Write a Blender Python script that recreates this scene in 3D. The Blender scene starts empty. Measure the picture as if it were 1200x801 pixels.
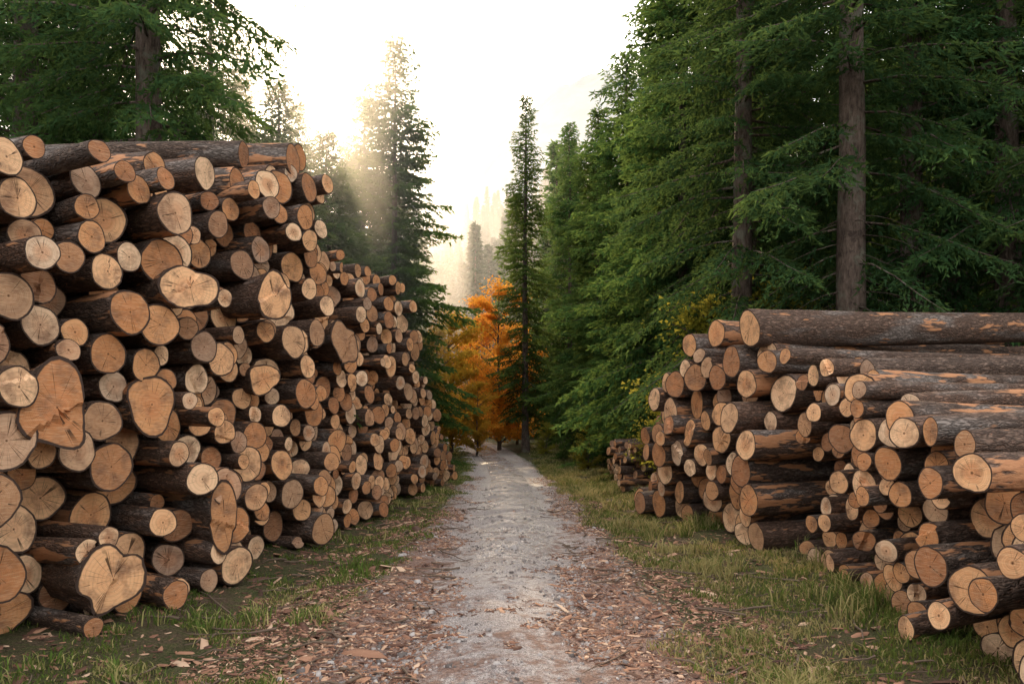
import bpy, math, random
import numpy as np
from mathutils import Vector
rng=np.random.default_rng(7); random.seed(7)
sc=bpy.context.scene
R=math.radians
# ------------------------------------------------ helpers
def hash2(i,j,s):
    v=np.sin(i*127.1+j*311.7+s*74.7)*43758.5453
    return v-np.floor(v)
def vn(x,y,s=0.0):
    x=np.asarray(x,float);y=np.asarray(y,float)
    i=np.floor(x);j=np.floor(y);fx=x-i;fy=y-j
    fx=fx*fx*(3-2*fx);fy=fy*fy*(3-2*fy)
    a=hash2(i,j,s);b=hash2(i+1,j,s);c=hash2(i,j+1,s);d=hash2(i+1,j+1,s)
    return (a*(1-fx)+b*fx)*(1-fy)+(c*(1-fx)+d*fx)*fy
def fbm(x,y,s=0.0,o=3):
    t=0;a=.5
    for k in range(o):
        t=t+a*vn(x*2**k,y*2**k,s+k*3.1);a*=.5
    return t
def sstep(a,b,x):
    t=np.clip((x-a)/(b-a),0,1);return t*t*(3-2*t)
def make_mesh(name,verts,faces_list,mats,matidx=None,attrs=None,smooth=False):
    me=bpy.data.meshes.new(name)
    verts=np.asarray(verts,np.float32)
    me.vertices.add(len(verts));me.vertices.foreach_set('co',verts.ravel())
    loops=np.concatenate([f.ravel() for f in faces_list]).astype(np.int32)
    sizes=np.concatenate([np.full(len(f),f.shape[1],np.int32) for f in faces_list])
    starts=np.concatenate([[0],np.cumsum(sizes)[:-1]]).astype(np.int32)
    me.loops.add(len(loops));me.loops.foreach_set('vertex_index',loops)
    me.polygons.add(len(sizes));me.polygons.foreach_set('loop_start',starts)
    try: me.polygons.foreach_set('loop_total',sizes)
    except Exception: pass
    for m in mats: me.materials.append(m)
    if matidx is not None: me.polygons.foreach_set('material_index',np.asarray(matidx,np.int32))
    if smooth is not False:
        sm=np.ones(len(sizes),bool) if smooth is True else smooth
        me.polygons.foreach_set('use_smooth',sm)
    me.update(calc_edges=True)
    if attrs:
        for k,(typ,arr) in attrs.items():
            a=me.attributes.new(k,typ,'POINT')
            arr=np.asarray(arr,np.float32)
            a.data.foreach_set('vector' if typ=='FLOAT_VECTOR' else 'value',arr.ravel())
    return me
def add(name,me,loc=(0,0,0),rot=(0,0,0),scale=(1,1,1),parent=None):
    o=bpy.data.objects.new(name,me);sc.collection.objects.link(o)
    o.location=loc;o.rotation_euler=rot;o.scale=scale
    if parent:o.parent=parent
    return o
class NT:
    def __init__(s,name):
        s.m=bpy.data.materials.new(name);s.m.use_nodes=True;s.t=s.m.node_tree;s.t.nodes.clear()
        s.out=s.n('ShaderNodeOutputMaterial')
    def n(s,typ,**kw):
        nd=s.t.nodes.new(typ)
        for k,v in kw.items():
            setattr(nd,k,v)
        return nd
    def l(s,a,b):s.t.links.new(a,b)
    def math(s,op,a,b=None,c=None,clamp=False):
        nd=s.n('ShaderNodeMath',operation=op,use_clamp=clamp)
        for i,v in enumerate((a,b,c)):
            if v is None: continue
            if isinstance(v,(int,float)):nd.inputs[i].default_value=v
            else:s.l(v,nd.inputs[i])
        return nd.outputs[0]
    def mix(s,f,a,b,blend='MIX'):
        nd=s.n('ShaderNodeMix',data_type='RGBA',blend_type=blend)
        for i,v in ((0,f),(6,a),(7,b)):
            if isinstance(v,(int,float)):nd.inputs[i].default_value=v
            elif isinstance(v,tuple):nd.inputs[i].default_value=(v[0],v[1],v[2],1)
            else:s.l(v,nd.inputs[i])
        return nd.outputs[2]
    def noise(s,vec,scale,detail=3,rough=.55,dist=0):
        nd=s.n('ShaderNodeTexNoise');nd.inputs['Scale'].default_value=scale;nd.inputs['Detail'].default_value=detail
        nd.inputs['Roughness'].default_value=rough;nd.inputs['Distortion'].default_value=dist
        if vec is not None:s.l(vec,nd.inputs['Vector'])
        return nd.outputs['Fac']
    def ramp(s,f,stops):
        nd=s.n('ShaderNodeValToRGB');e=nd.color_ramp.elements
        while len(e)<len(stops):e.new(.5)
        for i,(p,c) in enumerate(stops):
            e[i].position=p;e[i].color=(c[0],c[1],c[2],1) if isinstance(c,tuple) else (c,c,c,1)
        s.l(f,nd.inputs[0]);return nd.outputs[0]
    def mapr(s,f,a,b,c=0,d=1):
        nd=s.n('ShaderNodeMapRange');s.l(f,nd.inputs[0])
        for i,v in enumerate((a,b,c,d)):nd.inputs[i+1].default_value=v
        return nd.outputs[0]
    def attr(s,name,o='Vector'):
        nd=s.n('ShaderNodeAttribute',attribute_name=name);return nd.outputs[o]
    def sepv(s,v):
        nd=s.n('ShaderNodeSeparateXYZ');s.l(v,nd.inputs[0]);return nd.outputs
    def vscale(s,v,sc_):
        nd=s.n('ShaderNodeVectorMath',operation='MULTIPLY');s.l(v,nd.inputs[0]);nd.inputs[1].default_value=sc_;return nd.outputs[0]
    def bump(s,h,st,d=.02):
        nd=s.n('ShaderNodeBump');nd.inputs['Strength'].default_value=st;nd.inputs['Distance'].default_value=d
        s.l(h,nd.inputs['Height']);return nd.outputs[0]
    def bsdf(s,col,rough=.8,bump=None,spec=.3):
        b=s.n('ShaderNodeBsdfPrincipled')
        if isinstance(col,tuple):b.inputs['Base Color'].default_value=(*col,1)
        else:s.l(col,b.inputs['Base Color'])
        if isinstance(rough,(int,float)):b.inputs['Roughness'].default_value=rough
        else:s.l(rough,b.inputs['Roughness'])
        b.inputs['Specular IOR Level'].default_value=spec
        if bump is not None:s.l(bump,b.inputs['Normal'])
        s.l(b.outputs[0],s.out.inputs[0]);return b
# ------------------------------------------------ materials
def mat_bark_log(name,base_dark,base_light,peel_amt):
    k=NT(name);lc=k.attr('lc');rn=k.sepv(k.attr('rn'))
    v1=k.vscale(lc,(9,9,2.2));v2=k.vscale(lc,(30,30,9))
    n1=k.noise(v1,1,2,.65);n2=k.noise(v2,1,3,.7)
    vo=k.n('ShaderNodeTexVoronoi',feature='DISTANCE_TO_EDGE');vo.inputs['Scale'].default_value=1
    dv=k.n('ShaderNodeVectorMath',operation='ADD');k.l(k.vscale(lc,(24,24,8)),dv.inputs[0])
    nzv=k.n('ShaderNodeTexNoise');nzv.inputs['Scale'].default_value=1.5;nzv.inputs['Detail'].default_value=1;k.l(v2,nzv.inputs['Vector']);k.l(k.vscale(nzv.outputs['Color'],(1.6,1.6,1.6)),dv.inputs[1])
    k.l(dv.outputs[0],vo.inputs['Vector'])
    plate=k.mapr(vo.outputs['Distance'],0.0,.28)
    c=k.mix(k.mapr(n2,.35,.7),base_dark,base_light)
    c=k.mix(k.mapr(rn[1],0,1,0,.6),c,(.20,.10,.06))
    big=k.noise(k.vscale(lc,(4,4,.9)),1,2,.6)
    c=k.mix(k.math('MULTIPLY',k.mapr(big,.53,.65),.55),c,(.29,.26,.24))
    peel=k.noise(k.vscale(lc,(5,5,1.1)),1.3,3,.7)
    pm=k.mapr(k.math('ADD',peel,k.math('MULTIPLY',rn[2],peel_amt)),.64,.68)
    c=k.mix(pm,c,k.mix(n2,(.28,.11,.05),(.50,.25,.12)))
    c=k.mix(k.math('MULTIPLY',k.math('SUBTRACT',1.0,plate),k.math('SUBTRACT',.7,k.math('MULTIPLY',pm,.6))),c,(.022,.014,.010))
    h=k.math('ADD',k.math('MULTIPLY',n1,.6),k.math('ADD',k.math('MULTIPLY',n2,.6),k.math('MULTIPLY',k.math('MULTIPLY',plate,.6),k.math('SUBTRACT',1.0,pm))))
    k.bsdf(c,.82,k.bump(h,.95,.025),.3);return k.m
def mat_end(name):
    k=NT(name);lc=k.attr('lc');s=k.sepv(lc);rn=k.sepv(k.attr('rn'))
    cmb=k.n('ShaderNodeCombineXYZ');k.l(s[0],cmb.inputs[0]);k.l(s[1],cmb.inputs[1])
    ofs=k.n('ShaderNodeCombineXYZ');k.l(k.math('MULTIPLY',rn[1],37.),ofs.inputs[2])
    adv=k.n('ShaderNodeVectorMath',operation='ADD');k.l(cmb.outputs[0],adv.inputs[0]);k.l(ofs.outputs[0],adv.inputs[1])
    ln=k.n('ShaderNodeVectorMath',operation='LENGTH');k.l(cmb.outputs[0],ln.inputs[0])
    nz=k.noise(adv.outputs[0],7,2)
    rad=k.math('ADD',ln.outputs['Value'],k.math('MULTIPLY',nz,.035))
    ring=k.math('SINE',k.math('MULTIPLY',rad,520.))
    ring2=k.math('SINE',k.math('MULTIPLY',rad,170.))
    hsh=k.math('FRACT',k.math('MULTIPLY',rn[1],7.31))
    c=k.ramp(rn[1],[(0,(.32,.13,.06)),(.2,(.52,.22,.085)),(.45,(.72,.36,.16)),(.75,(.88,.52,.28)),(1,(.90,.64,.42))])
    c=k.mix(k.mapr(rn[2],.0,.25,.7,0),c,(.20,.105,.065))
    c=k.mix(k.mapr(hsh,.80,1.,0,.65),c,(.36,.29,.24))
    hw=k.math('MULTIPLY',k.mapr(rn[0],.35,.62,1,0),k.mapr(rn[2],.3,.9,.1,.6))
    c=k.mix(hw,c,(.56,.21,.08))
    c=k.mix(k.math('MULTIPLY',k.mapr(ring,-1,1),.18),c,(.25,.11,.045))
    c=k.mix(k.math('MULTIPLY',k.mapr(ring2,0,1),.20),c,(.30,.13,.05))
    blot=k.noise(adv.outputs[0],5,3,.65)
    c=k.mix(k.mapr(blot,.47,.70,0,.85),c,(.19,.09,.05))
    saw=k.noise(k.vscale(adv.outputs[0],(14,160,1)),1,1)
    c=k.mix(k.mapr(saw,.45,.8,0,.3),c,(.90,.64,.40))
    nm=k.n('ShaderNodeVectorMath',operation='NORMALIZE');k.l(cmb.outputs[0],nm.inputs[0])
    ad2=k.n('ShaderNodeVectorMath',operation='ADD');k.l(nm.outputs[0],ad2.inputs[0]);k.l(ofs.outputs[0],ad2.inputs[1])
    cn=k.noise(ad2.outputs[0],3.2,1)
    cr=k.math('LESS_THAN',k.math('ABSOLUTE',k.math('SUBTRACT',cn,.5)),.012)
    cr=k.math('MULTIPLY',cr,k.math('MULTIPLY',k.mapr(nz,.43,.48),k.mapr(rn[0],.93,.6)))
    c=k.mix(k.math('MULTIPLY',cr,.88),c,(.045,.022,.010))
    pith=k.mapr(ln.outputs['Value'],.012,.004)
    c=k.mix(pith,c,(.12,.05,.02))
    rim=k.mapr(k.math('ADD',rn[0],k.math('MULTIPLY',nz,.10)),.955,.985)
    c=k.mix(rim,c,(.05,.03,.022))
    h=k.math('ADD',k.math('MULTIPLY',ring,.2),k.math('ADD',saw,k.math('MULTIPLY',cr,-2.)))
    k.bsdf(c,.75,k.bump(h,.4,.006),.25);return k.m
def mat_leaf(name,c1,c2,c3,trans=.35):
    k=NT(name);t=k.sepv(k.attr('tint'))
    oi=k.n('ShaderNodeObjectInfo')
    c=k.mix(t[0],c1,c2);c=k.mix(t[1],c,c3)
    hs=k.n('ShaderNodeHueSaturation');k.l(c,hs.inputs['Color'])
    k.l(k.mapr(oi.outputs['Random'],0,1,.48,.515),hs.inputs['Hue'])
    k.l(k.mapr(oi.outputs['Random'],0,1,.7,1.35),hs.inputs['Value'])
    c=hs.outputs[0]
    d=k.n('ShaderNodeBsdfDiffuse');tr=k.n('ShaderNodeBsdfTranslucent');k.l(c,d.inputs[0])
    k.l(k.mix(.5,c,c3),tr.inputs[0])
    mx=k.n('ShaderNodeMixShader');mx.inputs[0].default_value=trans
    k.l(d.outputs[0],mx.inputs[1]);k.l(tr.outputs[0],mx.inputs[2]);k.l(mx.outputs[0],k.out.inputs[0]);return k.m
def mat_trunk(name,a,b):
    k=NT(name);tc=k.n('ShaderNodeTexCoord').outputs['Object']
    n=k.noise(k.vscale(tc,(16,16,4)),1,4,.75)
    c=k.mix(k.mapr(n,.35,.68),a,b);lich=k.noise(tc,2.5,4,.7)
    c=k.mix(k.mapr(lich,.52,.62,0,.55),c,(.15,.16,.12))
    c=k.mix(k.mapr(lich,.45,.35,0,.7),c,(.03,.02,.016))
    k.bsdf(c,.9,k.bump(n,1.,.06),.2);return k.m
M_bark=mat_bark_log('log_bark',(.055,.032,.023),(.20,.135,.10),.13)
M_barkR=mat_bark_log('log_bark_grey',(.055,.034,.026),(.22,.155,.12),.15)
M_end=mat_end('cut_wood')
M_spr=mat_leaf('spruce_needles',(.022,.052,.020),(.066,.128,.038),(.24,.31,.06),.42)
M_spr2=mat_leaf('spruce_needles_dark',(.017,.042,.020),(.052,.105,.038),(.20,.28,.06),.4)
M_far=mat_leaf('spruce_needles_far',(.02,.045,.03),(.04,.075,.045),(.09,.14,.06),.3)
M_trunk=mat_trunk('spruce_bark',(.05,.034,.027),(.17,.125,.10))
M_orange=mat_leaf('autumn_leaves',(.38,.10,.014),(.64,.23,.028),(.78,.40,.07),.45)
M_yel=mat_leaf('yellow_leaves',(.42,.20,.03),(.70,.36,.04),(.32,.29,.04),.5)
M_ygr=mat_leaf('yellow_green_leaves',(.14,.17,.025),(.28,.29,.04),(.42,.36,.06),.5)
M_grass=mat_leaf('grass_blades',(.040,.075,.016),(.11,.16,.032),(.40,.32,.15),.35)
def mat_ground():
    k=NT('forest_floor');tc=k.n('ShaderNodeTexCoord').outputs['Object']
    n1=k.noise(tc,.9,3,.6);n2=k.noise(tc,9,4,.7);n3=k.noise(tc,45,3,.7)
    c=k.mix(k.mapr(n1,.42,.62),(.045,.055,.02),(.095,.065,.045))
    c=k.mix(k.mapr(n2,.46,.62,0,.8),c,(.07,.085,.028))
    c=k.mix(k.mapr(n3,.5,.7,0,.75),c,(.19,.13,.09))
    c=k.mix(k.mapr(n3,.45,.3,0,.85),c,(.022,.018,.011))
    k.bsdf(c,.95,k.bump(k.math('ADD',n2,n3),.9,.05),.1);return k.m
def mat_road():
    k=NT('gravel_road');tc=k.n('ShaderNodeTexCoord').outputs['Object']
    rd=k.attr('rd');r=k.sepv(rd)
    n1=k.noise(tc,1.3,3,.65);n2=k.noise(tc,7,4,.7);n3=k.noise(tc,40,3,.75);n4=k.noise(tc,130,1,.6)
    c=k.mix(k.mapr(n3,.35,.7),(.17,.14,.135),(.52,.46,.44))
    c=k.mix(k.mapr(n2,.5,.62,0,.65),c,(.24,.19,.17))
    c=k.mix(k.mapr(n4,.55,.70,0,.85),c,(.74,.67,.63))
    c=k.mix(k.mapr(n4,.45,.30,0,.9),c,(.05,.036,.03))
    vo=k.n('ShaderNodeTexVoronoi');vo.inputs['Scale'].default_value=34;k.l(tc,vo.inputs['Vector'])
    st=k.mapr(vo.outputs['Distance'],.36,.22);stc=k.sepv(vo.outputs['Color'])
    sm=k.math('MULTIPLY',st,k.mapr(stc[0],.62,.66))
    c=k.mix(k.math('MULTIPLY',sm,.7),c,k.mix(stc[1],(.20,.165,.15),(.60,.55,.52)))
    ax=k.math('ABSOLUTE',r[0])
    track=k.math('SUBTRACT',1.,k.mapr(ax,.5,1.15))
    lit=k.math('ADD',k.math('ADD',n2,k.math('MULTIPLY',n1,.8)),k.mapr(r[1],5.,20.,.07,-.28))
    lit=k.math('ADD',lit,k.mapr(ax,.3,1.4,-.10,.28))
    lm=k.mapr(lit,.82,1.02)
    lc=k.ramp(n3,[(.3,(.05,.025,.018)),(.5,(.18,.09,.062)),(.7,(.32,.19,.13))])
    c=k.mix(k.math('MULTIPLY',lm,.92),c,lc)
    gm=k.mapr(k.math('ADD',ax,k.math('MULTIPLY',n2,.9)),1.65,1.95)
    c=k.mix(gm,c,k.mix(n3,(.03,.035,.015),(.11,.12,.045)))
    wet=k.math('MULTIPLY',track,k.math('MULTIPLY',k.mapr(k.math('ADD',n1,k.math('MULTIPLY',n2,.3)),.56,.64),k.mapr(r[1],6.,9.)))
    wet=k.math('MULTIPLY',wet,k.math('SUBTRACT',1.,lm))
    c=k.mix(k.math('MULTIPLY',wet,.30),c,(.12,.105,.10))
    ro=k.math('SUBTRACT',.85,k.math('MULTIPLY',wet,.62))
    h=k.math('ADD',k.math('MULTIPLY',n3,1.2),k.math('ADD',k.math('MULTIPLY',n2,1.1),k.math('ADD',k.math('MULTIPLY',n4,.6),k.math('MULTIPLY',sm,.5))))
    h=k.math('MULTIPLY',h,k.math('SUBTRACT',1.,k.math('MULTIPLY',wet,.75)))
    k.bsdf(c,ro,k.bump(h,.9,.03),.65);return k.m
def mat_chips(name,stops):
    k=NT(name);t=k.sepv(k.attr('tint'))
    k.bsdf(k.ramp(t[0],stops),.8,None,.25);return k.m
M_ground=mat_ground();M_road=mat_road()
M_chips=mat_chips('bark_chips_mat',[(0,(.05,.024,.017)),(.45,(.18,.085,.055)),(.8,(.34,.18,.11)),(1,(.56,.39,.27))])
M_stone=mat_chips('gravel_stone',[(0,(.09,.075,.07)),(.5,(.22,.19,.18)),(1,(.44,.40,.38))])
def simple(name,col,rough=.9):
    k=NT(name);tc=k.n('ShaderNodeTexCoord').outputs['Object'];n=k.noise(tc,6,4)
    k.bsdf(k.mix(n,tuple(x*.6 for x in col),tuple(x*1.4 for x in col)),rough);return k.m
# ------------------------------------------------ terrain
def roadx(y):
    return np.interp(y,[0,5,15,25,35,45,55,70,90,130],[-.1,-.08,.05,-.12,-.6,-1.6,-3.6,-9,-20,-48])
def gh(x,y):
    x=np.asarray(x,float);y=np.asarray(y,float)
    d=np.abs(x-roadx(y))
    h=.10*(fbm(x*.5,y*.5,1)-.45)+.06*(fbm(x*2.2,y*2.2,5)-.45)
    h=h*sstep(1.2,2.2,d)
    h=h-.10*sstep(1.4,2.2,d)*sstep(3.4,2.4,d)*sstep(40,20,y)
    h=h+sstep(8,40,d)*1.6*sstep(0,10,y)
    h=h+.8*sstep(30,60,y)
    h=h+np.clip(y-110,0,390)*(.30+.0012*np.clip(x+20,-110,150))*(1+.35*(fbm(x*.012,y*.012,9)-.5))
    return h
def axis(segs):
    out=[]
    for a,b,n in segs: out+=list(np.linspace(a,b,n,endpoint=False))
    return np.array(out)
xs=axis([(-900,-100,16),(-100,-12,34),(-12,-5,30),(-5,5,100),(5,12,30),(12,100,34),(100,901,17)])
ys=axis([(-200,-10,10),(-10,2,14),(2,16,140),(16,34,90),(34,80,60),(80,560,60),(560,1400,10)])
X,Y=np.meshgrid(xs,ys)
D=np.abs(X-roadx(Y))
Z=gh(X,Y)-.07*sstep(1.75,1.4,D)
nx,ny=len(xs),len(ys)
idx=np.arange(nx*ny).reshape(ny,nx)
q=np.stack([idx[:-1,:-1],idx[:-1,1:],idx[1:,1:],idx[1:,:-1]],-1).reshape(-1,4)
me=make_mesh('ground',np.stack([X,Y,Z],-1).reshape(-1,3),[q],[M_ground],smooth=True)
add('ground',me)
def roadz(x,y,u):
    e=np.abs(u)+.45*(fbm(x*1.3,y*1.3,11)-.45)
    return gh(x,y)+.012+.03*(np.exp(-(u/.35)**2))-.035*np.exp(-((np.abs(u)-.75)/.28)**2)+.05*(fbm(x*2.6,y*2.6,3)-.45)+.018*(vn(x*12,y*12,4)-.5)-.13*sstep(1.3,1.75,e)
ys2=axis([(-10,2,20),(2,16,260),(16,40,140),(40,131,90)])
us=np.linspace(-1.8,1.8,68)
U,Y2=np.meshgrid(us,ys2);X2=U+roadx(Y2)
Z2=roadz(X2,Y2,U)
nx,ny=len(us),len(ys2);idx=np.arange(nx*ny).reshape(ny,nx)
q=np.stack([idx[:-1,:-1],idx[:-1,1:],idx[1:,1:],idx[1:,:-1]],-1).reshape(-1,4)
me=make_mesh('dirt_road',np.stack([X2,Y2,Z2],-1).reshape(-1,3),[q],[M_road],attrs={'rd':('FLOAT_VECTOR',np.stack([U,Y2,U*0],-1).reshape(-1,3))},smooth=True)
add('dirt_road',me)
def surf(x,y):
    x=np.asarray(x,float);y=np.asarray(y,float);u=x-roadx(y)
    zr=roadz(x,y,u);zg=gh(x,y)-.07*sstep(1.75,1.4,np.abs(u))
    return np.maximum(np.where(np.abs(u)<1.8,zr,-9),zg)
# ------------------------------------------------ logs
class LogMesh:
    def __init__(s): s.v=[];s.q=[];s.t=[];s.lc=[];s.rn=[];s.qm=[];s.tm=[];s.n=0;s.qs=[]
    def log(s,P,d,L,r0,r1,rnd,seg=26,lobes=0.,bend=.02,cut=.0,asp=(1,1),step=0.,rot=0.,tone=None):
        d=Vector(d).normalized();up=Vector((0,0,1));a=d.cross(up).normalized();b=a.cross(d).normalized()
        if asp!=(1,1) or lobes>.15: seg=40
        ph=rnd.uniform(0,6.28);th=np.linspace(0,2*np.pi,seg,endpoint=False)
        shape=1+.045*np.sin(2*th+ph)+.03*np.sin(3*th+ph*2)+.018*np.sin(5*th+ph*3)+rnd.normal(0,.008,seg)
        if lobes>0: shape=shape+lobes*np.sin(2*th+ph*1.7)+lobes*.6*np.sin(3*th+ph)+lobes*.35*np.sin(5*th+ph*.3)
        ts=np.array([0,.012,.05,.14,.3,.5,.75,1.])*L
        r1v=rnd.random() if tone is None else tone;r2v=rnd.random();zoff=rnd.uniform(0,60)
        P=np.array(P,float);dn=np.array(d);an=np.array(a);bn=np.array(b)
        bx,by=rnd.normal(0,bend,2)
        tiltx,tilty=rnd.normal(0,.06,2)+ (cut,0)
        sphi=rnd.uniform(0,6.28);soff=rnd.uniform(-.2,.45)
        def emit(rad_fac,t,rr,jit=0):
            rr_=r0+(r1-r0)*min(1,t/L)
            flare=1+ (.0 if lobes<=0 else .35*math.exp(-t/.35))
            sh=shape
            if lobes>0: sh=1+(shape-1)*math.exp(-t/.6)
            rad=rr_*sh*rad_fac*flare*(1+(rnd.normal(0,.012,seg) if jit else 0))
            e_=math.exp(-t/1.0)
            sx=1+(asp[0]-1)*e_;sy=1+(asp[1]-1)*e_
            x0=np.cos(th)*rad*sx;y0=np.sin(th)*rad*sy
            cx=x0*math.cos(rot)-y0*math.sin(rot);cy=x0*math.sin(rot)+y0*math.cos(rot)
            tt=t/L;ox=bx*4*tt*(1-tt)*L*.3;oy=by*4*tt*(1-tt)*L*.3
            tl=(cx*tiltx+cy*tilty)*max(0,1-t/.15)
            if step>0 and t<.14*L:
                q_=(cx*math.cos(sphi)+cy*math.sin(sphi))/r0
                tl=tl+step*(q_>soff)*(1 if t<.02 else 0)+(step*.35*(q_>soff) if .02<=t<.3 else 0)
            p=P+dn*t+np.outer(cx+ox,an)+np.outer(cy+oy,bn)+np.outer(tl,dn)
            s.v.append(p);s.lc.append(np.stack([cx,cy,np.full(seg,t+zoff)],-1))
            s.rn.append(np.stack([np.full(seg,rr),np.full(seg,r1v),np.full(seg,r2v)],-1))
            st=s.n;s.n+=seg;return st
        j=np.arange(seg);jn=(j+1)%seg
        def centre(t):
            s.v.append((P+dn*t)[None]);s.lc.append(np.array([[0,0,t+zoff]]));s.rn.append(np.array([[0,r1v,r2v]]));st=s.n;s.n+=1;return st
        c0=centre(0);cr=[emit(f_,0,f_) for f_ in ((.2,.4,.55,.7,.82,.93,1.) if step>0 else (.5,.93,1.))]
        s.t.append(np.stack([np.full(seg,c0),cr[0]+jn,cr[0]+j],-1));s.tm.append(np.full(seg,1))
        for u,v in zip(cr[:-1],cr[1:]):
            s.q.append(np.stack([u+j,u+jn,v+jn,v+j],-1));s.qm.append(np.full(seg,1));s.qs.append(np.zeros(seg,bool))
        rr=[emit(1.,0,1.)]+[emit(1.,t,1.,1) for t in ts[1:]]
        for u,v in zip(rr[:-1],rr[1:]):
            s.q.append(np.stack([u+j,u+jn,v+jn,v+j],-1));s.qm.append(np.zeros(seg));s.qs.append(np.ones(seg,bool))
        e2=[emit(1.,L,1.),emit(.5,L,.5)];c1=centre(L)
        s.q.append(np.stack([e2[0]+j,e2[0]+jn,e2[1]+jn,e2[1]+j],-1));s.qm.append(np.full(seg,1));s.qs.append(np.zeros(seg,bool))
        s.t.append(np.stack([e2[1]+j,e2[1]+jn,np.full(seg,c1)],-1));s.tm.append(np.full(seg,1))
    def build(s,name,bark):
        q=np.concatenate(s.q);t=np.concatenate(s.t)
        mi=np.concatenate([np.concatenate(s.qm),np.concatenate(s.tm)])
        sm=np.concatenate([np.concatenate(s.qs),np.zeros(len(t),bool)])
        me=make_mesh(name,np.concatenate(s.v),[q,t],[bark,M_end],mi,{'lc':('FLOAT_VECTOR',np.concatenate(s.lc)),'rn':('FLOAT_VECTOR',np.concatenate(s.rn))},smooth=sm)
        return add(name,me)
def pack(u0,u1,H,rf,seed,z0=0.0):
    g=np.random.default_rng(seed);us=np.arange(u0,u1,.02);Hs=H(us)
    A=np.zeros((0,3));fails=0
    while fails<14:
        r=rf(g)
        if fails>6:r=min(r,.12)
        z=np.full(len(us),r+z0)
        if len(A):
            dx=us[:,None]-A[None,:,0];rs=(r+A[None,:,2])
            m=np.abs(dx)<rs
            zz=np.where(m,A[None,:,1]+np.sqrt(np.clip(rs**2-dx**2,0,None)),-1)
            z=np.maximum(z,zz.max(1))
        ok=(z+r)<Hs
        if not ok.any(): fails+=1;continue
        fails=max(0,fails-.5)
        zc=np.where(ok,z+g.normal(0,.04,len(us)),1e9);i=int(zc.argmin())
        A=np.vstack([A,[us[i],z[i],r]])
    return A
def build_pile(ang_d,p,Xf,Yr,Htab,rf,seed,Lr,jit,yawj,tilt,lob=0.03,lean=0.,specials=()):
    d=np.array(ang_d);p=np.array(p);g=np.random.default_rng(seed+100)
    yy=np.linspace(Yr[0],Yr[1],800);xx=np.interp(yy,Xf[0],Xf[1]);uu=xx*p[0]+yy*p[1]
    H=lambda u:np.interp(np.interp(u,uu,yy),Htab[0],Htab[1])
    A=pack(uu[0],uu[-1],H,rf,seed,-.03)
    lm=LogMesh()
    gs=np.random.default_rng(seed+500)
    for (y,z,r,asp,lb,rot,tone) in specials:
        x=float(np.interp(y,Xf[0],Xf[1]));u=x*p[0]+y*p[1]
        du=(A[:,0]-u)/asp[0];dz=(A[:,1]-z)/asp[1]
        A=A[np.hypot(du,dz)>r*.85]
        lm.log(np.array([x,y,z])-np.array([d[0],d[1],0])*.40,(d[0],d[1],0),4.2,r,r*.7,gs,lobes=lb,asp=asp,step=.035,rot=rot,tone=tone)
    for u,z,r in A:
        y=np.interp(u,uu,yy);x=np.interp(y,Xf[0],Xf[1])
        j=jit*(g.random()*2-1)*(.6+.4*g.random())+.7*(vn(u*.7,z*.9,seed)-.5)+lean*z
        yaw=g.normal(0,yawj);dd=np.array([d[0]*math.cos(yaw)-d[1]*math.sin(yaw),d[0]*math.sin(yaw)+d[1]*math.cos(yaw),tilt+g.normal(0,.015)])
        L=g.uniform(*Lr);P=np.array([x,y,z])+np.array([d[0],d[1],0])*j
        lb=g.uniform(.08,.14) if (g.random()<lob and z<2.2 and r>.13) else 0
        stp=g.uniform(.015,.05) if g.random()<.13 else 0
        lm.log(P,dd,L,r*.975,r*g.uniform(.84,.95),g,lobes=lb,cut=g.normal(0,.09),step=stp)
    return lm,len(A)
a=R(29)
def rfL(g):
    x=g.random()
    return g.uniform(.165,.225) if x<.22 else (g.uniform(.12,.165) if x<.75 else g.uniform(.08,.12))
lm,nL=build_pile((-math.cos(a),math.sin(a)),(math.sin(a),math.cos(a)),
  ([2.5,4.5,6,7,8.5,11,13.6,18,23,26],[-4.9,-4.3,-3.85,-3.5,-3.1,-2.95,-2.9,-2.6,-2.25,-2.1]),(2.5,25.5),
  ([2.5,5,6,7,8.5,9.5,10.8,11.5,11.9,14.5,15.2,17.6,17.9,19.5,19.9,21.6,22,24,25.5],[3.6,3.75,3.8,3.9,4.15,4.7,5.15,5.1,4.5,4.35,4.75,4.75,4.1,3.9,2.9,2.6,1.8,1.5,.8]),rfL,3,(4.2,5.),.50,.06,0.0,.07,
  specials=[(6.7,.36,.21,(1.2,.85),.20,.5,.6),(8.1,.72,.20,(.62,1.35),.05,.12,.3),(6.2,1.75,.19,(1.05,1.3),.20,1.1,.15),(9.3,3.1,.20,(.8,1.25),.08,-.4,.6),(7.6,2.9,.17,(1.3,.9),.10,.3,.7),(12.5,2.9,.24,(1.1,1.1),.12,.3,.5),(5.2,.9,.24,(1.3,.8),.2,0,.8)])
g=np.random.default_rng(5)
for (x,y,z,r,yaw,L) in [(-2.9,9.6,4.55,.20,12,5.),(-3.1,9.0,4.35,.17,8,5.),(-2.75,10.0,4.95,.21,10,5.2),(-3.2,8.3,4.25,.17,16,4.6),(-2.8,10.5,5.15,.17,18,5),(-3.5,7.8,4.15,.15,20,4.5),(-3.2,9.5,4.85,.15,9,5)]:
    aa=R(yaw);lm.log((x,y,z),(-math.cos(aa),math.sin(aa),0.02),L,r,r*.85,g)
lm.build('log_pile',M_bark)
b=R(22)
def rfB(g):
    x=g.random();return g.uniform(.19,.26) if x<.5 else g.uniform(.13,.19)
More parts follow.
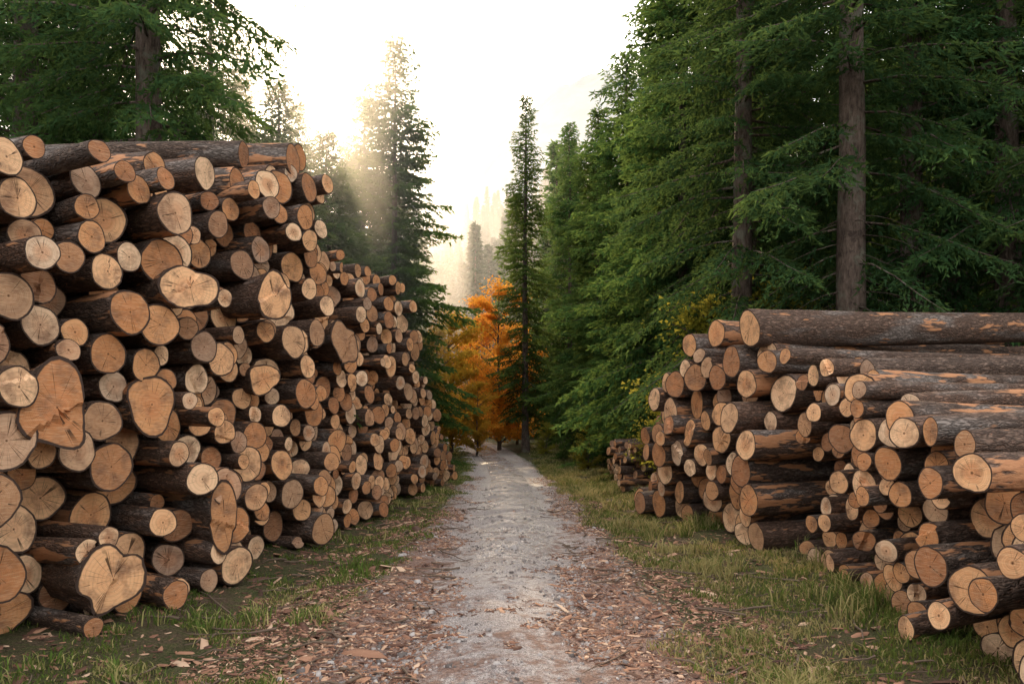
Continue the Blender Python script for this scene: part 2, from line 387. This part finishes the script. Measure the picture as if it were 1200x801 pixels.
lm,nB=build_pile((math.cos(b),math.sin(b)),(-math.sin(b),math.cos(b)),
  ([10,12,15.6],[3.15,3.0,2.75]),(10.35,15.6),([10.3,11,12.5,14,15.,15.6],[2.75,2.85,2.85,2.6,2.3,1.6]),rfB,11,(5.4,6.4),.35,.03,.03,.0)
g=np.random.default_rng(15)
lm.log((3.25,10.9,2.95),(math.cos(R(18)),math.sin(R(18)),.045),6.6,.25,.21,g)
lm.log((3.05,11.9,3.0),(math.cos(R(22)),math.sin(R(22)),.03),6,.2,.17,g)
lm.log((2.85,12.8,2.92),(math.cos(R(22)),math.sin(R(22)),.03),6,.19,.17,g)
lm.build('log_pile',M_barkR)
def rfS(g):
    x=g.random();return g.uniform(.13,.175) if x<.22 else g.uniform(.085,.13)
lm,nS=build_pile((math.cos(b),math.sin(b)),(-math.sin(b),math.cos(b)),
  ([2.5,4,5,6,7.5,9,10.3],[2.35,2.75,3.05,3.3,3.6,3.8,4.0]),(2.9,10.1),([2.5,4,5.5,6.5,8.3,10.1],[1.2,1.3,1.6,1.85,2.4,2.6]),rfS,21,(4.4,5.4),.6,.08,.02,.0)
lm.build('log_pile',M_barkR)
def rfF(g):return g.uniform(.07,.12)
lm,nF=build_pile((math.cos(b),math.sin(b)),(-math.sin(b),math.cos(b)),
  ([20,26],[3.0,3.3]),(20,25),([20,22,25],[1.2,1.3,.6]),rfF,31,(4.,4.6),.4,.06,.0,.0)
lm.build('log_pile',M_barkR)
# ------------------------------------------------ trees
class TreeB:
    def __init__(s): s.lv=[];s.lt=[];s.wv=[];s.wq=[];s.wn=0
    def tube(s,pts,rad,seg=5):
        pts=np.asarray(pts,float);n=len(pts)
        T=np.gradient(pts,axis=0);T/=np.linalg.norm(T,axis=1)[:,None]+1e-9
        ref=np.array([0,0,1.]) if abs(T[0][2])<.9 else np.array([1.,0,0])
        A=np.cross(T,ref);A/=np.linalg.norm(A,axis=1)[:,None]+1e-9;B=np.cross(T,A)
        th=np.linspace(0,2*np.pi,seg,endpoint=False)
        V=pts[:,None,:]+np.asarray(rad)[:,None,None]*(np.cos(th)[None,:,None]*A[:,None,:]+np.sin(th)[None,:,None]*B[:,None,:])
        s.wv.append(V.reshape(-1,3));i=np.arange(n*seg).reshape(n,seg)+s.wn;s.wn+=n*seg
        j=np.roll(i,-1,axis=1)
        s.wq.append(np.stack([i[:-1],j[:-1],j[1:],i[1:]],-1).reshape(-1,4))
    def leaves(s,pos,dirs,ln,wd,tint,g):
        n=len(pos);rv=g.normal(size=(n,3));w=np.cross(dirs,rv);w/=np.linalg.norm(w,axis=1)[:,None]+1e-9
        ln=np.asarray(ln)[:,None];wd=np.asarray(wd)[:,None]
        V=np.stack([pos-w*wd*.5,pos+w*wd*.5,pos+dirs*ln],1)
        s.lv.append(V.reshape(-1,3));s.lt.append(np.repeat(tint,3,axis=0))
    def mesh(s,name,mats):
        lv=np.concatenate(s.lv);wv=np.concatenate(s.wv);wq=np.concatenate(s.wq)
        tri=np.arange(len(lv)).reshape(-1,3)+len(wv)
        tint=np.concatenate([np.zeros((len(wv),3)),np.concatenate(s.lt)])
        mi=np.concatenate([np.zeros(len(wq)),np.ones(len(tri))])
        sm=np.concatenate([np.ones(len(wq),bool),np.zeros(len(tri),bool)])
        return make_mesh(name,np.concatenate([wv,lv]),[wq,tri],mats,mi,{'tint':('FLOAT_VECTOR',tint)},smooth=sm)
def spruce(name,seed,H,Rr,cb,spacing=.085,tw=.12,lf=.055,leaflen=.17,leafw=.055,trunkr=.22,droop=.35,mats=None,power=.8,dead=0,gap=.0):
    g=np.random.default_rng(seed);T=TreeB()
    zs=np.linspace(0,H,14);cx=np.cumsum(g.normal(0,.02,14));cy=np.cumsum(g.normal(0,.02,14))
    rad=trunkr*(1-zs/H)**.75+.01;rad[0]*=1.3
    T.tube(np.stack([cx,cy,zs-.3],-1),rad,10)
    z=cb;az=g.uniform(0,6)
    while z<H-.1:
        t=(z-cb)/(H-cb)
        az+=2.4+g.normal(0,.35)
        L=Rr*((1-t)**power)*g.uniform(.7,1.15)*(.85+.25*math.sin(z*1.7+az))+.25*(1-t)+.08
        if t<.12: L*=.7+.3*t/.12
        z+=spacing*g.uniform(.6,1.4)*(1.0 if t<.6 else .65)
        if g.random()<gap: continue
        dr=np.array([math.cos(az),math.sin(az),0]);lat=np.array([-dr[1],dr[0],0])
        aslope=.55*t-.12+g.normal(0,.06)+(.5 if t>.9 else 0);bd=droop*(1.1-t)*g.uniform(.7,1.3);cu=.22
        base=np.array([np.interp(z,zs,cx),np.interp(z,zs,cy),z])
        f=lambda s_:base+np.outer(L*s_,dr)+np.outer(L*(aslope*s_-bd*s_**2+cu*bd*s_**4*1.6),[0,0,1.])
        ss=np.linspace(0,1,5);T.tube(f(ss),np.linspace(.008+.009*L,.004,5),3)
        nt=max(4,int(L/tw));sj=np.repeat(np.linspace(.14 if L>1 else .03,1,nt),2)+g.normal(0,.015,nt*2)
        sj=np.clip(sj,.03,1);side=np.tile([1,-1],nt)
        bl=np.minimum(.9,(.45*L*(1-sj)**.7+.20))*g.uniform(.6,1.2,nt*2)
        if t>.85: bl*=.75
        tp=f(sj);fa=g.uniform(.5,.9,nt*2)
        td=np.outer(fa,dr)+(side*(1-fa*.4))[:,None]*lat;td[:,2]+=-.12-droop*g.uniform(.2,1.2,nt*2)*(1-t*.8)+.1*t
        td/=np.linalg.norm(td,axis=1)[:,None]
        cnt=np.maximum(3,(bl/lf).astype(int));ti=np.repeat(np.arange(nt*2),cnt)
        fr=g.random(len(ti))
        pos=tp[ti]+td[ti]*(bl[ti]*fr)[:,None];pos[:,2]-=(.25*bl[ti]*fr**2)
        ld=td[ti]+g.normal(0,.45,(len(ti),3));ld[:,2]-=.12;ld/=np.linalg.norm(ld,axis=1)[:,None]
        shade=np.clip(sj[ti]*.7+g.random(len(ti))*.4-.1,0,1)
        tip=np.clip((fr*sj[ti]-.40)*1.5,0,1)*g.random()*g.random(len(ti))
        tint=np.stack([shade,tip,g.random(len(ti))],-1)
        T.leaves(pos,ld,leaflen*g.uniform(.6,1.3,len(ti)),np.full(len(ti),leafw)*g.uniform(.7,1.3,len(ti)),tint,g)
    for i in range(dead):
        zz=g.uniform(.8,cb+2.5);az=g.uniform(0,6.28);L=g.uniform(.5,2.0)
        dr=np.array([math.cos(az),math.sin(az),0]);s_=np.linspace(0,1,5)
        T.tube(np.array([np.interp(zz,zs,cx),np.interp(zz,zs,cy),zz])+np.outer(L*s_,dr)+np.outer(-.35*L*s_**2+g.normal(0,.05)*s_,[0,0,1.]),np.linspace(.014,.003,5),3)
    return T.mesh(name,mats)
mS=[M_trunk,M_spr];mD=[M_trunk,M_spr2]
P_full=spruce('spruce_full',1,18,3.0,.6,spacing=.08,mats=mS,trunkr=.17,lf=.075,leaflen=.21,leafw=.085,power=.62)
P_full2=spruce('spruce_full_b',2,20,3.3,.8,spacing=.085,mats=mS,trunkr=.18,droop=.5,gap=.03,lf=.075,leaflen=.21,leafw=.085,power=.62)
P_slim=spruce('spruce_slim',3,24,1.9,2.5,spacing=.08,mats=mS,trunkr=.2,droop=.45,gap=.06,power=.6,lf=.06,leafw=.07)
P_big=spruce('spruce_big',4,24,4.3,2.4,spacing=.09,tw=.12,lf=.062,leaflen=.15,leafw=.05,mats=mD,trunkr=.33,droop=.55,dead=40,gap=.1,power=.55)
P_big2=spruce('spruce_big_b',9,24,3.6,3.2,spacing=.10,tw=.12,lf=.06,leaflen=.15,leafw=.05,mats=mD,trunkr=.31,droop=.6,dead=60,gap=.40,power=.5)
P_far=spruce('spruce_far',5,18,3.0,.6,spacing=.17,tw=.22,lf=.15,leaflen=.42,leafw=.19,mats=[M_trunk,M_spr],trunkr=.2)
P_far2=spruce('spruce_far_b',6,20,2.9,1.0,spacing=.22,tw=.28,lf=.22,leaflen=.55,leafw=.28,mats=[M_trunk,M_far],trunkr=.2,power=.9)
tr=np.random.default_rng(77)
def plant(name,me,x,y,sc_=1,sz=None,parent=None):
    z=float(gh(x,y))
    return add(name,me,(x,y,z),(0,0,tr.uniform(0,6.28)),(sc_,sc_,sz or sc_),parent)
def px(u,Yd):return (u-600)/933*Yd
for (u,Yd,me,s_,sz) in [
  (175,14,P_big,.85,.95),(30,17,P_big,1,1),(95,24,P_full2,1.15,1.2),(-20,22,P_big,1,1),(110,19,P_big,.8,.9),(245,24,P_big,.8,.62),
  (462,33,P_full2,1.05,.88),(425,38,P_full,1.1,.95),(466,42,P_full,.9,.84),(385,30,P_full,1.,.70),(325,27,P_full2,.95,.66),
  (285,36,P_full,1.1,.95),(350,44,P_full2,1.1,.95),(230,38,P_full,1.1,1.),(405,55,P_full2,1.1,1.05),(470,34,P_full,.5,.42),
  (480,66,P_full2,.8,.8),(-250,13,P_big2,.9,1.)]:
    plant('spruce_tree',me,px(u,Yd),Yd,s_,sz)
for (u,Yd,me,s_,sz) in [
  (616,42,P_slim,.95,.78),(668,46,P_full2,.9,.93),(700,36,P_full,.9,.88),(735,32,P_full2,1.,.83),(650,56,P_full,.9,.95),
  (765,27,P_full,.9,.80),(800,24,P_full2,.95,.95),(840,29,P_big2,.95,1),(880,22,P_big,.85,.9),(870,17.5,P_big,.8,.85),
  (1000,15.5,P_big2,1.0,1),(1067,17.5,P_big2,.9,1),(1117,20.5,P_big2,.9,1),(945,24,P_big2,.9,.95),(1180,17,P_big,.9,1),(1230,23,P_big2,1,1),
  (1060,28,P_full2,1.1,1.2),(1150,30,P_full,1.2,1.3),(920,33,P_full2,1.1,1.2),(990,34,P_full,1.1,1.2),(860,38,P_full,1.2,1.3),(780,42,P_full2,1.1,1.1),
  (1330,16,P_big,1,1),(1500,20,P_big2,1,1),(660,70,P_full2,1,1.1),(700,62,P_full,1.1,1.2),(1250,34,P_full,1.2,1.3)]:
    plant('spruce_tree',me,px(u,Yd),Yd,s_,sz)
AZ=15;EL=26
fe=bpy.data.objects.new('distant_forest',None);sc.collection.objects.link(fe)
cnt=0
while cnt<220:
    y=tr.uniform(46,125);x=tr.uniform(-1,1)*(y*.8+12)
    dx=x-float(roadx(y));u=600+933*x/y
    if abs(dx)<5: continue
    if y<100 and 490<u<605: continue
    if y<80 and 180<u<480 and tr.random()<.6: continue
    s_=tr.uniform(.8,1.2)
    plant('tree',P_far,x,y,s_*1.05,s_*tr.uniform(.9,1.15),fe);cnt+=1
for i in range(400):
    y=112+400*tr.random()**1.1;u=tr.uniform(400,720);x=px(u,y)
    s_=tr.uniform(.7,1.15);plant('tree',P_far2,x,y,s_*1.25,s_*tr.uniform(.9,1.2),fe)
for i in range(60):
    y=tr.uniform(120,450);x=tr.uniform(-1,1)*y*.9
    plant('tree',P_far2,x,y,1.1,1.1,fe)
for i in range(14):
    x=tr.uniform(-40,40);y=tr.uniform(-50,-22)
    if abs(x)<8: continue
    plant('tree',P_far,x,y,1,1,fe)
for i in range(30):
    x=tr.uniform(16,45);y=tr.uniform(4,48)
    plant('tree',P_far,x,y,1.05,1.15,fe)
def broad(name,seed,H,W,nl,leaf,mats,zlo=.25,clumps=46,trunkr=.12):
    g=np.random.default_rng(seed);T=TreeB()
    zs=np.linspace(0,H*.9,8);c=np.cumsum(g.normal(0,.06,(8,2)),axis=0);T.tube(np.column_stack([c,zs-.2]),np.linspace(trunkr,.02,8),7)
    for i in range(clumps):
        t=g.uniform(zlo,1.);z=H*t;az=g.uniform(0,6.28)
        rr=W*math.sqrt(max(.05,1-((t-.5)/.56)**2))*g.uniform(.35,1.15)
        e=np.array([math.cos(az)*rr,math.sin(az)*rr,z])
        zb=max(.3,z-rr*.7);b0=np.array([np.interp(zb,zs,c[:,0]),np.interp(zb,zs,c[:,1]),min(zb,H*.88)])
        s_=np.linspace(0,1,5)[:,None];pts=b0*(1-s_)+e*s_;pts[:,2]+=.12*rr*np.sin(s_[:,0]*3.1)
        T.tube(pts,np.linspace(.03,.006,5),4)
        n=int(nl/clumps*g.uniform(.4,1.6));cr=W*g.uniform(.10,.22)
        s2=np.clip(g.beta(3,1.3,n),0,1)[:,None]
        pos=b0*(1-s2)+e*s2+g.normal(0,1,(n,3))*np.array([cr,cr,cr*.35])*s2
        d=g.normal(0,1,(n,3));d[:,2]*=.5;d/=np.linalg.norm(d,axis=1)[:,None]
        tint=np.stack([np.clip(g.random()*.8+g.random(n)*.3,0,1),g.random(n)*g.random(),g.random(n)],-1)
        T.leaves(pos,d,leaf*g.uniform(.7,1.3,n),leaf*.8*g.uniform(.7,1.2,n),tint,g)
    return T.mesh(name,mats)
B_or=broad('autumn_beech',1,8.8,2.1,12000,.15,[M_trunk,M_orange],.10,60)
B_ye=broad('autumn_maple',2,7.5,2.0,10000,.15,[M_trunk,M_yel],.10,50)
B_sh=broad('shrub',3,4.2,1.5,7000,.09,[M_trunk,M_ygr],.05,40,.05)
plant('autumn_beech_tree',B_or,px(586,44),44,1.05,1.06);plant('autumn_beech_tree',B_or,px(606,49),49,.85)
plant('autumn_maple_tree',B_ye,px(530,41),41,.95,1.);plant('autumn_beech_tree',B_or,px(558,50),50,1.,1.05)
plant('autumn_maple_tree',B_ye,px(508,39),39,.85);plant('autumn_maple_tree',B_ye,px(528,56),56,1.1)
plant('autumn_beech_tree',B_or,px(575,60),60,.9,1.1);plant('autumn_maple_tree',B_ye,px(558,40),40,.5)
for (u,Yd,s_) in [(835,18,1.1),(885,18.5,1.2),(940,19,1.15),(790,20,.7),(870,26,1.3),(1040,20,1.2),(690,30,.45),(1110,22,1.2),(745,24,.4),(640,40,.4),(1160,21,1.1),(910,24,1.5)]:
    plant('shrub',B_sh,px(u,Yd),Yd,s_)
# ------------------------------------------------ grass
def grass(name,N,xr,yr,keep,hr,seed,tuft=6,straw=.25):
    g=np.random.default_rng(seed)
    nt=N//tuft
    y=yr[0]+(yr[1]-yr[0])*g.random(nt)**1.7;x=g.uniform(xr[0],xr[1],nt)
    m=keep(x,y);x=x[m];y=y[m];nt=len(x)
    st=np.clip(fbm(x*.9,y*.9,33)*1.6-.55+straw,0,1);hh=.35+1.3*fbm(x*1.7,y*1.7,35)
    x=np.repeat(x,tuft);y=np.repeat(y,tuft);n=len(x);st=np.repeat(st,tuft);hh=np.repeat(hh,tuft)
    sp=.035+.0012*y
    x=x+g.normal(0,1,n)*sp;y=y+g.normal(0,1,n)*sp;z=surf(x,y)-.01
    h=g.uniform(hr[0],hr[1],n)*hh;w=g.uniform(.002,.0045,n)*(1+y*.12)
    az=g.uniform(0,6.28,n);lean=g.uniform(.1,1.2,n)*h
    aw=g.uniform(0,6.28,n);wx=np.cos(aw)*w;wy=np.sin(aw)*w;lx=np.cos(az)*lean;ly=np.sin(az)*lean
    b0=np.stack([x-wx,y-wy,z],-1);b1=np.stack([x+wx,y+wy,z],-1)
    m0=np.stack([x-wx*.7+lx*.35,y-wy*.7+ly*.35,z+h*.62],-1);m1=np.stack([x+wx*.7+lx*.35,y+wy*.7+ly*.35,z+h*.62],-1)
    tp=np.stack([x+lx,y+ly,z+h*.85],-1)
    V=np.stack([b0,b1,m1,m0,tp],1).reshape(-1,3);i=np.arange(n)*5
    q=np.stack([i,i+1,i+2,i+3],-1);t=np.stack([i+3,i+2,i+4],-1)
    ti=np.stack([g.random(n),((g.random(n)<st)*g.uniform(.4,1,n)),g.random(n)],-1)
    me=make_mesh(name,V,[q,t],[M_grass],attrs={'tint':('FLOAT_VECTOR',np.repeat(ti,5,axis=0))})
    add(name,me)
def edge(x,y):
    d=np.abs(x-roadx(y));return d>1.2+1.5*(fbm(x*1.1,y*1.1,21)-.38)
grass('grass',150000,(-4.6,-1.0),(3,48),lambda x,y:edge(x,y)&(fbm(x*2.2,y*2.2,40)>.45-.07*sstep(10,20,y))&(x<roadx(y)),(.02,.08),1,straw=.08)
grass('grass',280000,(1.0,6.5),(3,50),lambda x,y:edge(x,y)&(fbm(x*2.2,y*2.2,41)>.39)&~((y>4)&(y<16)&(x>4.6)),(.025,.11),2,straw=.32)
def tufts(x,y):
    return edge(x,y)&(np.abs(x-roadx(y))>1.6)&(fbm(x*1.3,y*1.3,50)>.52)
grass('tall_grass',40000,(1.4,4.2),(4.5,30),tufts,(.13,.30),3,tuft=24,straw=.55)
grass('tall_grass',8000,(-3.4,-1.6),(4.5,30),tufts,(.10,.2),4,tuft=16,straw=.2)
# ------------------------------------------------ debris
def chips(name,N,seed,size,xr,yr,keep,pw=1.6,mat=None,flat=(.15,.5),thk=.1):
    g=np.random.default_rng(seed)
    y=yr[0]+(yr[1]-yr[0])*g.random(N)**pw;x=g.uniform(xr[0],xr[1],N)+roadx(y)
    m=keep(x,y);x=x[m];y=y[m];n=len(x);z=surf(x,y)+.004
    l=size*g.lognormal(0,.55,n);w=l*g.uniform(flat[0],flat[1],n);az=g.uniform(0,6.28,n);ti=g.normal(0,.22,(n,2));th=thk*w+.0015
    ax=np.stack([np.cos(az),np.sin(az),ti[:,0]],-1);bx=np.stack([-np.sin(az),np.cos(az),ti[:,1]],-1)
    c=np.stack([x,y,z],-1)
    def pt(a_,b_,h_):return c+ax*(l*a_)[:,None]+bx*(w*b_)[:,None]+np.array([0,0,1.])*(th*h_)[:,None]
    r=lambda s_:g.uniform(1-s_,1+s_,n)
    P=[pt(-.5*r(.3),-.4*r(.5),1),pt(.3*r(.6),-.5*r(.3),1),pt(.55*r(.2),.1*r(1),1),pt(.1*r(1),.5*r(.3),1),pt(-.5*r(.3),.3*r(.5),1)]
    Bt=[c+(p-c)*1.25-np.array([0,0,1.])*(th*2)[:,None] for p in P]
    V=np.stack(P+Bt,1).reshape(-1,3);i=(np.arange(n)*10)[:,None]
    top=i+np.arange(5)[None];sd=np.concatenate([np.concatenate([i+k_,i+(5+k_),i+5+(k_+1)%5,i+(k_+1)%5],1) for k_ in range(5)])
    t=np.repeat(np.stack([g.random(n),g.random(n),g.random(n)],-1),10,axis=0)
    me=make_mesh(name,V,[top,sd],[mat or M_chips],attrs={'tint':('FLOAT_VECTOR',t)});add(name,me)
near=lambda x,y:.24*sstep(12,4,y)+.28*sstep(.2,1.3,np.abs(x-roadx(y)))
chips('bark_debris',70000,1,.022,(-2.2,2.2),(2.8,26),lambda x,y:(fbm(x*.8,y*.8,60)*.7+fbm(x*4,y*4,61)*.4+near(x,y))>.69)
chips('bark_debris',9000,2,.042,(-2.4,2.4),(3,20),lambda x,y:(fbm(x*.8,y*.8,60)*.7+fbm(x*4,y*4,61)*.4+near(x,y))>.72)
chips('bark_debris',8000,3,.05,(-4.2,4.2),(3.4,18),lambda x,y:(np.abs(x)>1.3)&(x<3.6)&(x>-3.8),1.2)
chips('gravel_stones',9000,5,.013,(-1.4,1.4),(3,22),lambda x,y:fbm(x*2,y*2,64)>.42,1.5,M_stone,(.6,1.),.35)
T=TreeB();g=np.random.default_rng(9)
for i in range(340):
    y=3.5+14*g.random()**1.4;x=g.choice([-1,1])*g.uniform(.6,3.1)
    az=g.uniform(0,6.28);L=g.lognormal(-1.25,.65);n=5;s_=np.linspace(-.5,.5,n)
    xx=x+np.cos(az)*L*s_+g.normal(0,.02*L,n);yy=y+np.sin(az)*L*s_+g.normal(0,.03*L,n)
    zz=surf(xx,yy)+.012+g.random(n)*.03
    T.tube(np.stack([xx,yy,zz],-1),np.linspace(.008,.003,n)*g.uniform(.6,1.8),5)
me=make_mesh('fallen_twigs',np.concatenate(T.wv),[np.concatenate(T.wq)],[simple('twig_bark',(.13,.09,.065))],smooth=True);add('fallen_twigs',me)
# ------------------------------------------------ mountain
def mat_mtn():
    k=NT('hazy_mountain');tc=k.n('ShaderNodeTexCoord').outputs['Object'];n=k.noise(tc,.012,6,.65)
    k.bsdf(k.mix(k.mapr(n,.35,.65),(.16,.21,.23),(.25,.29,.30)),1.,None,0);return k.m
mx=np.linspace(-1600,1600,140);my=np.linspace(1000,2000,40);X,Y=np.meshgrid(mx,my)
ridge=np.interp(mx,[-1600,-600,-400,-214,-86,43,193,429,700,1600],[420,340,430,540,620,780,860,780,600,700])
Z=ridge[None,:]*np.sin(np.clip((Y-1000)/1000,0,1)*np.pi*.5)*(1+.12*(fbm(X*.006,Y*.006,70)-.5))+50*(fbm(X*.02,Y*.02,71)-.5)
nx,ny=140,40;idx=np.arange(nx*ny).reshape(ny,nx)
q=np.stack([idx[:-1,:-1],idx[:-1,1:],idx[1:,1:],idx[1:,:-1]],-1).reshape(-1,4)
add('mountain',make_mesh('mountain',np.stack([X,Y,Z],-1).reshape(-1,3),[q],[mat_mtn()],smooth=True))
# ------------------------------------------------ mist
import bmesh
def mist(name,loc,scl,dens,an,col):
    bm=bmesh.new();bmesh.ops.create_cube(bm,size=1);me=bpy.data.meshes.new(name);bm.to_mesh(me);bm.free()
    k=NT(name);vs=k.n('ShaderNodeVolumeScatter');vs.inputs['Density'].default_value=dens;vs.inputs['Anisotropy'].default_value=an
    vs.inputs['Color'].default_value=(*col,1);k.l(vs.outputs[0],k.out.inputs['Volume']);me.materials.append(k.m)
    add(name,me,loc,(0,0,0),scl)
mist('morning_mist',(0,522,34),(900,960,80),.0013,.65,(1,.98,.95))
mist('forest_mist',(-22.,40,16),(38,44,36),.011,.78,(1,.95,.88))
# ------------------------------------------------ light
w=bpy.data.worlds.new('World');sc.world=w;w.use_nodes=True;nt=w.node_tree;nt.nodes.clear()
ou=nt.nodes.new('ShaderNodeOutputWorld');bg=nt.nodes.new('ShaderNodeBackground');sk=nt.nodes.new('ShaderNodeTexSky')
sk.sky_type='NISHITA';sk.sun_disc=False;sk.sun_elevation=R(EL);sk.sun_rotation=R(-AZ);sk.dust_density=4;sk.air_density=1.2
bg.inputs[1].default_value=.13;nt.links.new(sk.outputs[0],bg.inputs[0])
bg2=nt.nodes.new('ShaderNodeBackground');bg2.inputs[0].default_value=(1,.965,.915,1);bg2.inputs[1].default_value=2.0
ad=nt.nodes.new('ShaderNodeAddShader');nt.links.new(bg.outputs[0],ad.inputs[0]);nt.links.new(bg2.outputs[0],ad.inputs[1]);nt.links.new(ad.outputs[0],ou.inputs[0])
sd=bpy.data.lights.new('sun','SUN');sd.energy=5;sd.angle=R(.5);sd.color=(1,.73,.45)
so=bpy.data.objects.new('sun',sd);sc.collection.objects.link(so)
v=Vector((-math.sin(R(AZ))*math.cos(R(EL)),math.cos(R(AZ))*math.cos(R(EL)),math.sin(R(EL))))
so.rotation_euler=v.to_track_quat('Z','Y').to_euler();so.location=(0,0,30)
cd=bpy.data.cameras.new('camera');cd.lens=28;cd.sensor_width=36;cd.shift_y=.0833;cd.clip_end=6000;cd.clip_start=.05
co=bpy.data.objects.new('camera',cd);sc.collection.objects.link(co);co.location=(0,0,1.6);co.rotation_euler=(R(90),0,0);sc.camera=co
sc.view_settings.view_transform='Standard';sc.view_settings.look='None';sc.view_settings.exposure=0
